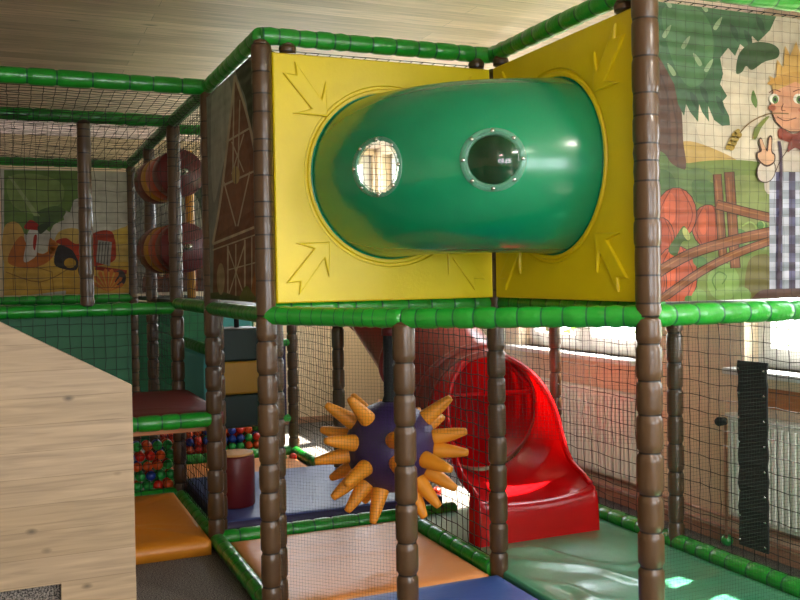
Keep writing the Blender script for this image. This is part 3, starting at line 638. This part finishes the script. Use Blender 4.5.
# front apron and side skirts down to the mat
mb = MB(); fr = [ex(1, j/NS) for j in range(NS+1)]
t0_ = int(NT*.9); pts_ = [(ex(k/NT, 0), Vector((-1, 0, 0))) for k in range(t0_, NT)]
pts_ += [(q, Vector((-.8 if k == 0 else .8 if k == NS else 0, -1, 0))) for k, q in enumerate(fr)]
pts_ += [(ex(k/NT, 1), Vector((1, 0, 0))) for k in range(NT-1, t0_-1, -1)]
n = len(pts_); prof_ = ((0, 0), (.3, -.004), (.6, -.018), (.85, -.045), (1, -.09), (1.15, None))
for f, dz in prof_:
    for q, pv in pts_: mb.v.append(Vector((q.x+pv.x*.022*f, q.y+pv.y*.05*f, q.z+dz if dz is not None else .04)))
for i in range(len(prof_)-1):
    for j in range(n-1): mb.f.append((i*n+j, i*n+j+1, (i+1)*n+j+1, (i+1)*n+j)); mb.m.append(0)
mb.build('exit_skirt', 'red', sl)
# ---------------------------------------------------------------- mats
def soft(name, a, b, m, label, cat='mat', wr=.006, sc=2.2, n=46, parent=None, outline=None):
    x0, y0, z0 = a; x1, y1, z1 = b; mb = MB(); V = {}
    for i in range(n+1):
        for j in range(n+1):
            u, v = i/n, j/n; x, y = x0+(x1-x0)*u, y0+(y1-y0)*v
            if outline: x, y = outline(u, v)
            e = min(u, v, 1-u, 1-v); z = z1-.012*(1-min(1, e*16))**2
            dm_ = min(1, max(0, (abs(x-.5)-.42)*8, (abs(y-.85)-.5)*8)) if m == 'greenmat' else 1; q = dm_*noise.noise(Vector((x*sc, y*sc*1.7, z1*9+x0))); q2 = abs(noise.noise(Vector((x*sc*.8+9+y, y*sc*.8-x, 3))))
            z += (q*wr+dm_*max(0, .12-q2)*wr*9)*min(1, e*6)
            if m == 'amber': z += .014*min(1, e*6)*(max(0, 1-abs(u-v)*14)+max(0, 1-abs(u-1+v)*14)*(u > .5))
            mb.v.append(Vector((x, y, z)))
    W = n+1
    for i in range(n):
        for j in range(n): mb.f.append((i*W+j, (i+1)*W+j, (i+1)*W+j+1, i*W+j+1)); mb.m.append(0)
    ring = [i*W for i in range(W)]+[n*W+j for j in range(1, W)]+[i*W+n for i in range(n-1, -1, -1)]+[j for j in range(n-1, 0, -1)]
    bs = len(mb.v); mb.v += [Vector((mb.v[k].x, mb.v[k].y, z0)) for k in ring]; L = len(ring)
    for k in range(L): mb.f.append((ring[(k+1) % L], ring[k], bs+k, bs+(k+1) % L)); mb.m.append(1 if isinstance(m, list) and len(m) > 1 else 0)
    mb.f.append(tuple(bs+k for k in range(L-1, -1, -1))); mb.m.append(0)
    o = mb.build(name, m, parent, origin=((x0+x1)/2, (y0+y1)/2, z0))
    return tag(o, label, cat)
soft('floor_mat', (-2.5, 1.09, 0), (-A-.06, 2*B-.06, .09), 'amber', 'amber yellow entry mat with crossed creases in front of the balls', wr=.008)
soft('floor_mat', (-A+.06, .0, 0), (-.06, B-.06, .045), 'orange', 'pale orange mat under the spiked ball', wr=.004)
soft('floor_mat', (-A, -1.2, 0), (0, 0, .045), 'bluemat', 'blue mat at the bottom edge in front of the orange mat', wr=.004, outline=lambda u, v: ((-A+.05)*(1-u)*(v)+(-.02)*u+(-.02)*(1-u)*(1-v)-.0, -.02-(1-v)*1.2) if True else 0)
soft('floor_mat', (.02, -2.2, 0), (XR-.07, B, .05), 'greenmat', 'large wrinkled green mat in front of the red slide', wr=.016, sc=2.6, n=90)
soft('floor_mat', (-A+.06, B+.06, 0), (.30, 2.62, .13), ['lavender', 'navy'], 'slate blue mat with navy edge behind the orange mat', wr=.003)
soft('floor_mat', (-A+.1, 2.64, 0), (-.06, 3*B-.07, .03), 'orange', 'narrow tan mat between the blue mat and the ball pit', wr=.002)
pf = thing('platform', (-1.8, 1.85, .6), 'dark red padded step platform behind the bright green rail', 'platform')
soft('platform_mat', (-2.4, B+.03, .72), (-A+.06, 2*B-.02, .80), 'redmat', None, None, wr=.003, parent=None)
o = bpy.data.objects[[k for k in bpy.data.objects.keys() if k.startswith('platform_mat')][0]]; o.parent = pf; o.location = Vector(o.location)-Vector(pf.location)
boxo('platform_board', (-2.4, B+.04, .68), (-A+.02, 2*B-.02, .718), 'woodrail', pf)
tag(boxo('side_pad', (-1.07, 2.2, .70), (-1.0, 3.3, 1.04), 'teal', bevel=.02), 'teal padded side panel behind the red platform', 'pad')
tag(boxo('side_pad', (-.62, 4.0, .26), (-.28, 4.06, 1.3), 'teal', bevel=.02), 'narrow teal pad showing right of the striped bag', 'pad')
tag(boxo('side_pad', (-.17, 3.67, .33), (-.06, 3.71, 1.0), 'navy', bevel=.02), 'narrow blue pad between the two short green crossbars', 'pad')
# stool
st = thing('cylinder_stool', (-.98, 1.83, .13), 'dark red cylinder seat with tan top on the blue mat', 'stool')
mb = MB(); c = at(235.5, 505, 'z', .13); c = Vector((c.x, c.y, .132)); st.location = c
mb.tube([c, c+Vector((0, 0, .01)), c+Vector((0, 0, .31)), c+Vector((0, 0, .325))], [.115, .125, .125, .118], 32); mb.build('stool_side', 'maroon', st)
mb = MB(); mb.tube([c+Vector((0, 0, .325)), c+Vector((0, 0, .335)), c+Vector((0, 0, .338))], [.12, .118, .1], 32); mb.build('stool_top', 'tan', st)
# punch bag
bg = thing('punch_bag', (-.72, 3.2, .42), 'square hanging bag with dark green and mustard bands above the balls', 'bag')
q = at(240, 425, 'y', 3.0); bx_, by_ = q.x-.012, 3.0; bw = .15
za, zb_, zc_ = [at(240, v, 'y', 2.88).z for v in (394, 361, 328)]
for z0, z1, m in ((q.z, za, 'dkgreen'), (za, zb_, 'mustard'), (zb_, zc_, 'dkgreen')):
    b = boxo('bag_band', (bx_-bw, by_-bw, z0), (bx_+bw, by_+bw, z1), m, None, .02); b.parent = bg; b.location = b.location-bg.location
mb = MB(); mb.tube([(bx_, by_, zc_), (bx_, by_, 1.38)], .02, 10); o = mb.build('hanger', 'black', bg)
# striped rollers
def roller(c, axis, L, r, label):
    c = Vector(c); d = Vector(axis).normalized(); t = thing('striped_roller', c, label, 'roller', 'striped rollers in the upper left bay')
    p0 = c-d*L/2; segs = [(0, .3, 'maroon'), (.3, .5, 'mustard'), (.5, .78, 'orangered'), (.78, 1, 'maroon')]
    for a, b, m in segs:
        mb = MB(); mb.tube([p0+d*L*a, p0+d*(L*a+.008), p0+d*(L*b-.008), p0+d*L*b], [r*.97, r, r, r*.97], 32); mb.build('padded_band', m, t)
    mb = MB(); mb.tube([p0-d*.12, p0+d*(L+.12)], .022, 12); mb.build('axle', 'steel', t)
roller(at(168, 178, 'y', 3.05), (.1, -1, 0), .75, .175, 'upper red and yellow striped roller')
roller(at(172, 249, 'y', 3.05), (.1, -1, 0), .75, .185, 'lower red and yellow striped roller')
mb = MB(); q = at(190, 215, 'y', 3.3); sleeve(mb, (q.x, 3.3, 1.42), (q.x, 3.3, 2.6), .035, .2, 1); tag(mb.build('padded_pole', ['mustard', 'brown_tie'], origin=(q.x, 3.3, 1.42)), 'thin yellow padded pole beside the striped rollers', 'pole')
# green board behind
mb = MB()
tag(boxo('back_board', (-2.4, 4*B+.06, 0), (-.02, 4*B+.1, 1.36), 'greenwall'), 'green board closing the back of the lower left bays', 'board')
tag(boxo('back_board', (-2.4, 2*B+.05, .80), (-1.51, 2*B+.08, 1.36), 'greenwall'), 'green board behind the net above the sloping pine panel', 'board')
# decks (the upper floors)
DK = 'walkway deck of the upper level'
for a, b, l in (((-A+.04, .1, 1.385), (-.04, B-.03, 1.42), 'deck board behind the left yellow panel'), ((.1, -B+.06, 1.385), (XR+.3, -.04, 1.42), 'deck board behind the right yellow panel and pumpkin banner'),
                ((-A+.04, B+.04, 1.385), (-.55, 2*B-.04, 1.42), 'deck board behind the barn banner'), ((-A+.04, 2*B+.04, 1.385), (-.72, 4*B-.04, 1.42), 'deck board under the striped rollers')):
    tag(boxo('deck_board', a, b, 'dkgreen'), l, 'deck', DK)
# ---------------------------------------------------------------- balls
bmsh = {}
def ball(p, c, label, group=None, r=.0345):
    if c not in bmsh:
        me = bpy.data.meshes.new('ball_'+c); bm = bmesh.new(); bmesh.ops.create_icosphere(bm, subdivisions=3, radius=.0345); bm.to_mesh(me); bm.free()
        me.polygons.foreach_set('use_smooth', [True]*len(me.polygons)); me.materials.append(M['ball_'+c]); bmsh[c] = me
    o = bpy.data.objects.new('plastic_ball', bmsh[c]); COL.objects.link(o); o.location = p; tag(o, label, 'ball', group); return o
cc = ['red', 'red', 'orange', 'green', 'blue', 'orange', 'green', 'blue']
for i in range(6):
    for j in range(2):
        for k in range(6):
            x = -1.255-i*.0705-(.02 if k % 2 else 0); c = R_.choice(cc)
            ball((x, 2*B+.058+j*.071+R_.uniform(-.0, .001), .045+k*.0705), c, c+' plastic ball piled behind the net under the red platform', 'plastic balls under the red platform')
for i in range(14):
    for j in range(4):
        for k in range(4):
            x = -1.12+i*.0735+(.012 if j % 2 else 0); c = R_.choice(cc)
            if k == 3 and j == 0 and R_.random() < .35: continue
            z = .036+k*.0702; x += R_.uniform(-.0015, .0015)
            ball((x, 3*B+.09+j*.0735, z), c, c+' plastic ball in the rear ball pit', 'plastic balls in the rear ball pit')
for (x, y), c, l, z in (((293, 457), 'red', 'loose red ball on the floor at the right end of the ball pit', .035), ((283, 458), 'green', 'loose green ball on the floor beside a loose red ball', .035),
                     ((437, 492), 'red', 'loose red ball behind the net between spiked ball and slide', .035), ((727, 540), 'green', 'loose green ball on the floor near the black strip', .036)):
    p = at(x, y, 'z', z); ball((p.x, p.y, z), c, l)
# ---------------------------------------------------------------- black strip
bs = thing('black_strip', (XR-.012, -.6, .17), 'black cloth strip laced upright on the net beside the radiator', 'strip')
mb = MB(); n = 24
for i in range(n+1):
    z = .17+(1.115-.17)*i/n
    for k, yy in enumerate((-.505, -.7)): mb.v += [Vector((XR-.02+.003*sin(i*2.1+k), yy+.003*sin(i*1.7+k*2), z)), Vector((XR-.01+.003*sin(i*2.1+k), yy+.003*sin(i*1.7+k*2), z))]
for i in range(n):
    b = i*4
    for q in ((0, 2, 6, 4), (1, 5, 7, 3), (0, 4, 5, 1), (2, 3, 7, 6)): mb.f.append(tuple(b+v for v in q)); mb.m.append(0)
mb.f += [(0, 1, 3, 2), (n*4, n*4+2, n*4+3, n*4+1)]; mb.m += [0, 0]
mb.build('cloth', 'black', bs, False)
for k in range(8):
    for yy in (-.517, -.688):
        z = .2+k*.125; mb = MB(); mb.tube([(XR-.027, yy, z), (XR-.022, yy, z)], .006, 8); mb.build('eyelet', 'steel', bs)
# ---------------------------------------------------------------- pine panel in the foreground
PY = -.1
a, b = at(132, 385, 'y', PY), at(0, 322, 'y', PY); n1 = at(61, 584, 'y', PY); slope = (b.z-a.z)/(b.x-a.x)
xl = -2.75; mb = MB(); out = [(a.x, 0), (a.x, a.z), (xl, a.z+slope*(xl-a.x)), (xl, n1.z), (n1.x, n1.z), (n1.x, 0)]
mb.v = [Vector((x, PY, z)) for x, z in out]+[Vector((x, PY+.04, z)) for x, z in out]
mb.f = [(0, 5, 4, 3, 2, 1), (6, 7, 8, 9, 10, 11)]+[(i, (i+1) % 6, 6+(i+1) % 6, 6+i) for i in range(6)]; mb.m = [0]*8
o = mb.build('pine_side_panel', 'pine', None, False, bevel=.002); tag(o, 'light pine board with sloping top edge at the lower left', 'board')
bm = bmesh.new(); bm.from_mesh(o.data); bmesh.ops.recalc_face_normals(bm, faces=bm.faces); bm.to_mesh(o.data); bm.free()
tag(boxo('carpeted_plinth', (xl, PY+.045, 0), (n1.x+.15, PY+.35, n1.z+.03), 'carpet', bevel=.01), 'speckled grey carpeted block showing in the notch of the pine board', 'plinth')
# ---------------------------------------------------------------- room shell
CZ = 2.98; X0, X1, Y0, Y1 = -6.0, 1.5, -7.0, 5.35
o = boxo('floor', (X0-.2, Y0-.2, -.1), (X1+.25, Y1+.2, 0), 'carpet', bevel=0, origin=(0, 0, 0)); struct(o)
o = boxo('ceiling', (X0-.2, Y0-.2, CZ), (X1+.25, Y1+.2, CZ+.1), 'ceil', bevel=0, origin=(0, 0, 0)); struct(o)
def wall(name, ax, v, t, lo, hi, holes):
    """wall plane at ax=v, thickness t; holes: (a0,a1,z0,z1)"""
    mb = MB(); cs = sorted({lo, hi}|{h[0] for h in holes}|{h[1] for h in holes}); 
    for c0, c1 in zip(cs, cs[1:]):
        hs = [h for h in holes if h[0] <= c0 and h[1] >= c1]; zs = [(0, CZ)] if not hs else [(0, hs[0][2]), (hs[0][3], CZ)]
        for z0, z1 in zs:
            if ax == 'x': mb.box((min(v, v+t), c0, z0), (max(v, v+t), c1, z1))
            else: mb.box((c0, min(v, v+t), z0), (c1, max(v, v+t), z1))
    return struct(mb.build(name, 'wall', smooth=False))
WR = [(-1.75, -.16, 1.03, 2.5), (.76, 2.32, 1.0, 2.5), (3.6, 5.2, 1.7, 2.9), (-5.2, -2.9, 1.0, 2.5)]
wall('wall_right', 'x', X1, .25, Y0, Y1, WR)
WB = [(-.2, 1.47, 1.25, 2.92)]
wall('wall_back', 'y', Y1, .25, X0, X1+.25, WB)
wall('wall_left', 'x', X0, -.2, Y0, Y1, [])
wall('wall_front', 'y', Y0, -.2, X0, X1+.25, [(-2.6, 1.0, .9, 2.5)])
nw = 0
def window(ax, v, h, sill=True):
    global nw; nw += 1; a0, a1, z0, z1 = h
    def bb(c0, c1, q0, q1, d0, d1):
        return ((v+d0, c0, q0), (v+d1, c1, q1)) if ax == 'x' else ((c0, v+d0, q0), (c1, v+d1, q1))
    t = bpy.data.objects.new('window_%d' % nw, None); COL.objects.link(t); t['kind'] = 'structure'
    f = MB(); w = .06; m = (a0+a1)/2
    for q in ((a0, a0+w, z0, z1), (a1-w, a1, z0, z1), (a0+w, a1-w, z0, z0+w), (a0+w, a1-w, z1-w, z1), (m-.05, m+.05, z0+w, z1-w)): f.box(*bb(*q, .10, .17))
    for c0, c1 in ((a0+w, m-.05), (m+.05, a1-w)):
        for q in ((c0, c0+.05, z0+w, z1-w), (c1-.05, c1, z0+w, z1-w), (c0+.05, c1-.05, z0+w, z0+w+.05), (c0+.05, c1-.05, z1-w-.05, z1-w)): f.box(*bb(*q, .085, .15))
    f.build('window_frame', 'white', t, True, bevel=.004)
    g = MB()
    g.box(*bb(a0+w, a1-w, z0+w, z1-w, .125, .131)); g.build('glass_pane', 'glass', t, False)
    if sill:
        g = MB(); g.box(*bb(a0-.05, a1+.05, z0-.035, z0+.0, -.12, .1)); g.build('window_sill', 'white', t, bevel=.006)
    mb = MB()
    return t
for h in WR: window('x', X1, h)
window('y', Y1, WB[0])
window('y', Y0-.27, (-2.6, 1.0, .9, 2.5), False)
struct(boxo('baseboard_right', (X1-.016, Y0, 0), (X1, Y1, .07), 'copper'))
struct(boxo('baseboard_back', (X0, Y1-.016, 0), (X1-.02, Y1, .07), 'copper'))
struct(boxo('trim_1', (X1-.012, -1.8, .82), (X1, -.12, .93), 'woodrail'))
# radiators
def radiator(y0, y1, label):
    x1 = X1-.03; x0 = x1-.07; t = thing('radiator', ((x0+x1)/2, (y0+y1)/2, .2), label, 'radiator', 'white wall radiators')
    mb = MB(); mb.box((x0+.01, y0, .2), (x1, y1, .76)); n = int((y1-y0)/.045)
    for k in range(n):
        y = y0+.01+k*(y1-y0-.02)/n; mb.box((x0-.004, y+.006, .225), (x0+.012, y+.034, .735))
    mb.build('radiator_body', 'radiator', t, bevel=.004)
    mb = MB(); mb.box((x0-.006, y0-.005, .76), (x1, y1+.005, .775)); mb.build('top_grille', 'radiator', t, bevel=.003)
    mb = MB(); mb.tube([(x0+.03, y1, .72), (x0+.03, y1+.05, .72)], .012, 10); mb.tube([(x0+.03, y1+.04, .72), (x0+.03, y1+.04, .04)], .009, 8); mb.build('supply_pipe', 'copper', t)
    mb = MB(); mb.tube([(x0-.03, y1+.04, .72), (x0-.02, y1+.04, .72), (x0+.03, y1+.04, .72)], [.02, .026, .022], 14); mb.build('thermostat_valve', 'black', t)
radiator(-1.75, -.12, 'white ribbed radiator under the right window, behind the black strip')
radiator(.72, 2.25, 'pale ribbed radiator under the left window, behind the red slide')
for k, z in enumerate((.10, .16)):
    mb = MB(); mb.tube([(X1-.035, Y0+.1, z), (X1-.035, Y1-.05, z)], .010, 8)
    tag(mb.build('heating_pipe', 'copper', origin=(X1-.035, 0, z)), ['lower', 'upper'][k]+' thin brown heating pipe along the foot of the window wall', 'pipe')
# garden outside the right wall
struct(boxo('ground', (X1+.25, -14, -.5), (30, 20, -.3), 'grass', bevel=0))
def bush(c, r, label, seed):
    rr = random.Random(seed); t = thing('garden_tree', (c[0], c[1], -.3), label, 'tree', 'trees outside the windows'); mb = MB(); c = Vector(c)
    for k in range(520):
        d = Vector((rr.gauss(0, 1), rr.gauss(0, 1), rr.gauss(0, 1))).normalized()*r*(.55+.5*rr.random()); p = c+d; s = .09+rr.random()*.09
        u = Vector((rr.gauss(0, 1), rr.gauss(0, 1), rr.gauss(0, 1))).normalized(); v = u.orthogonal().normalized(); w = u.cross(v)
        mb.add([p-v*s, p-w*s*.5, p+v*s, p+w*s*.5], [(0, 1, 2, 3)])
    mb.build('foliage', 'leafy', t, False)
    mb = MB(); mb.tube([(c.x, c.y, -.3), (c.x, c.y, c.z)], [.12, .08], 10); mb.build('trunk', 'bark', t)
bush((6.2, 1.4, 1.9), 1.3, 'leafy tree outside the right window', 1)
bush((5.4, 8.2, 1.6), 1.2, 'leafy tree outside the left window', 2)
# ---------------------------------------------------------------- light
w = bpy.data.worlds.new('World'); SC.world = w; w.use_nodes = True
bgn = w.node_tree.nodes['Background']; bgn.inputs[0].default_value = (.86, .93, 1, 1); bgn.inputs[1].default_value = 10.0
s = bpy.data.lights.new('sun', 'SUN'); s.energy = 42; s.angle = .02; s.color = (1, .93, .82); so = bpy.data.objects.new('sun', s); COL.objects.link(so)
so.rotation_euler = Vector((-.52, -.12, -.83)).to_track_quat('-Z', 'Y').to_euler()
for ax, v, h in [('x', X1+.26, h) for h in WR]+[('y', Y1+.26, WB[0])]+[('y', Y0-.22, (-2.6, 1.0, .9, 2.5))]:
    l = bpy.data.lights.new('daylight_portal', 'AREA'); l.shape = 'RECTANGLE'; l.cycles.is_portal = True; l.size = h[1]-h[0]; l.size_y = h[3]-h[2]
    o = bpy.data.objects.new('daylight_portal', l); COL.objects.link(o); m = (h[0]+h[1])/2; z = (h[2]+h[3])/2
    o.location = (v, m, z) if ax == 'x' else (m, v, z)
    d = Vector((-1, 0, 0)) if ax == 'x' else Vector((0, -1 if v > 0 else 1, 0)); o.rotation_euler = d.to_track_quat('-Z', 'Z').to_euler()
for k, (x, y, en) in enumerate(((-4.4, -.8, 3), (-1.2, -4.6, 40), (-3.6, -5.4, 10), (.55, -3.0, 50))):  # out-of-view fill lamps with housings, added to brighten the room
    t = thing('fill_lamp', (x, y, CZ-.05), ['added square fill lamp above the carpet left of the viewer', 'added square fill lamp overhead near the viewer', 'added square fill lamp behind the viewer', 'added square fill lamp in front of the tunnel'][k], 'lamp', 'added square fill lamps')
    boxo('fill_housing', (x-.32, y-.32, CZ-.05), (x+.32, y+.32, CZ-.002), 'white', t).location = (0, 0, 0)
    l = bpy.data.lights.new('fill_glow', 'AREA'); l.shape = 'SQUARE'; l.size = .56; l.energy = en; l.color = (1, .92, .82)
    o = bpy.data.objects.new('fill_glow', l); COL.objects.link(o); o.location = (x, y, CZ-.07)
# ---------------------------------------------------------------- camera
cd = bpy.data.cameras.new('camera'); cam = bpy.data.objects.new('camera', cd); COL.objects.link(cam); SC.camera = cam
cd.sensor_width = 36; cd.lens = CF*36/800; cd.shift_x = (400-CCX)/800; cd.shift_y = (CCY-300)/800; cd.clip_end = 100; cd.clip_start = .05
f = ray(CCX, CCY).normalized(); r = (ray(CCX+100, CCY)-ray(CCX, CCY)).normalized(); u = r.cross(f)
cam.matrix_world = Matrix(((r.x, u.x, -f.x, EYE.x), (r.y, u.y, -f.y, EYE.y), (r.z, u.z, -f.z, EYE.z), (0, 0, 0, 1)))
SC.view_settings.view_transform = 'Standard'; SC.view_settings.look = 'None'; SC.view_settings.gamma = 1; SC.view_settings.exposure = .55
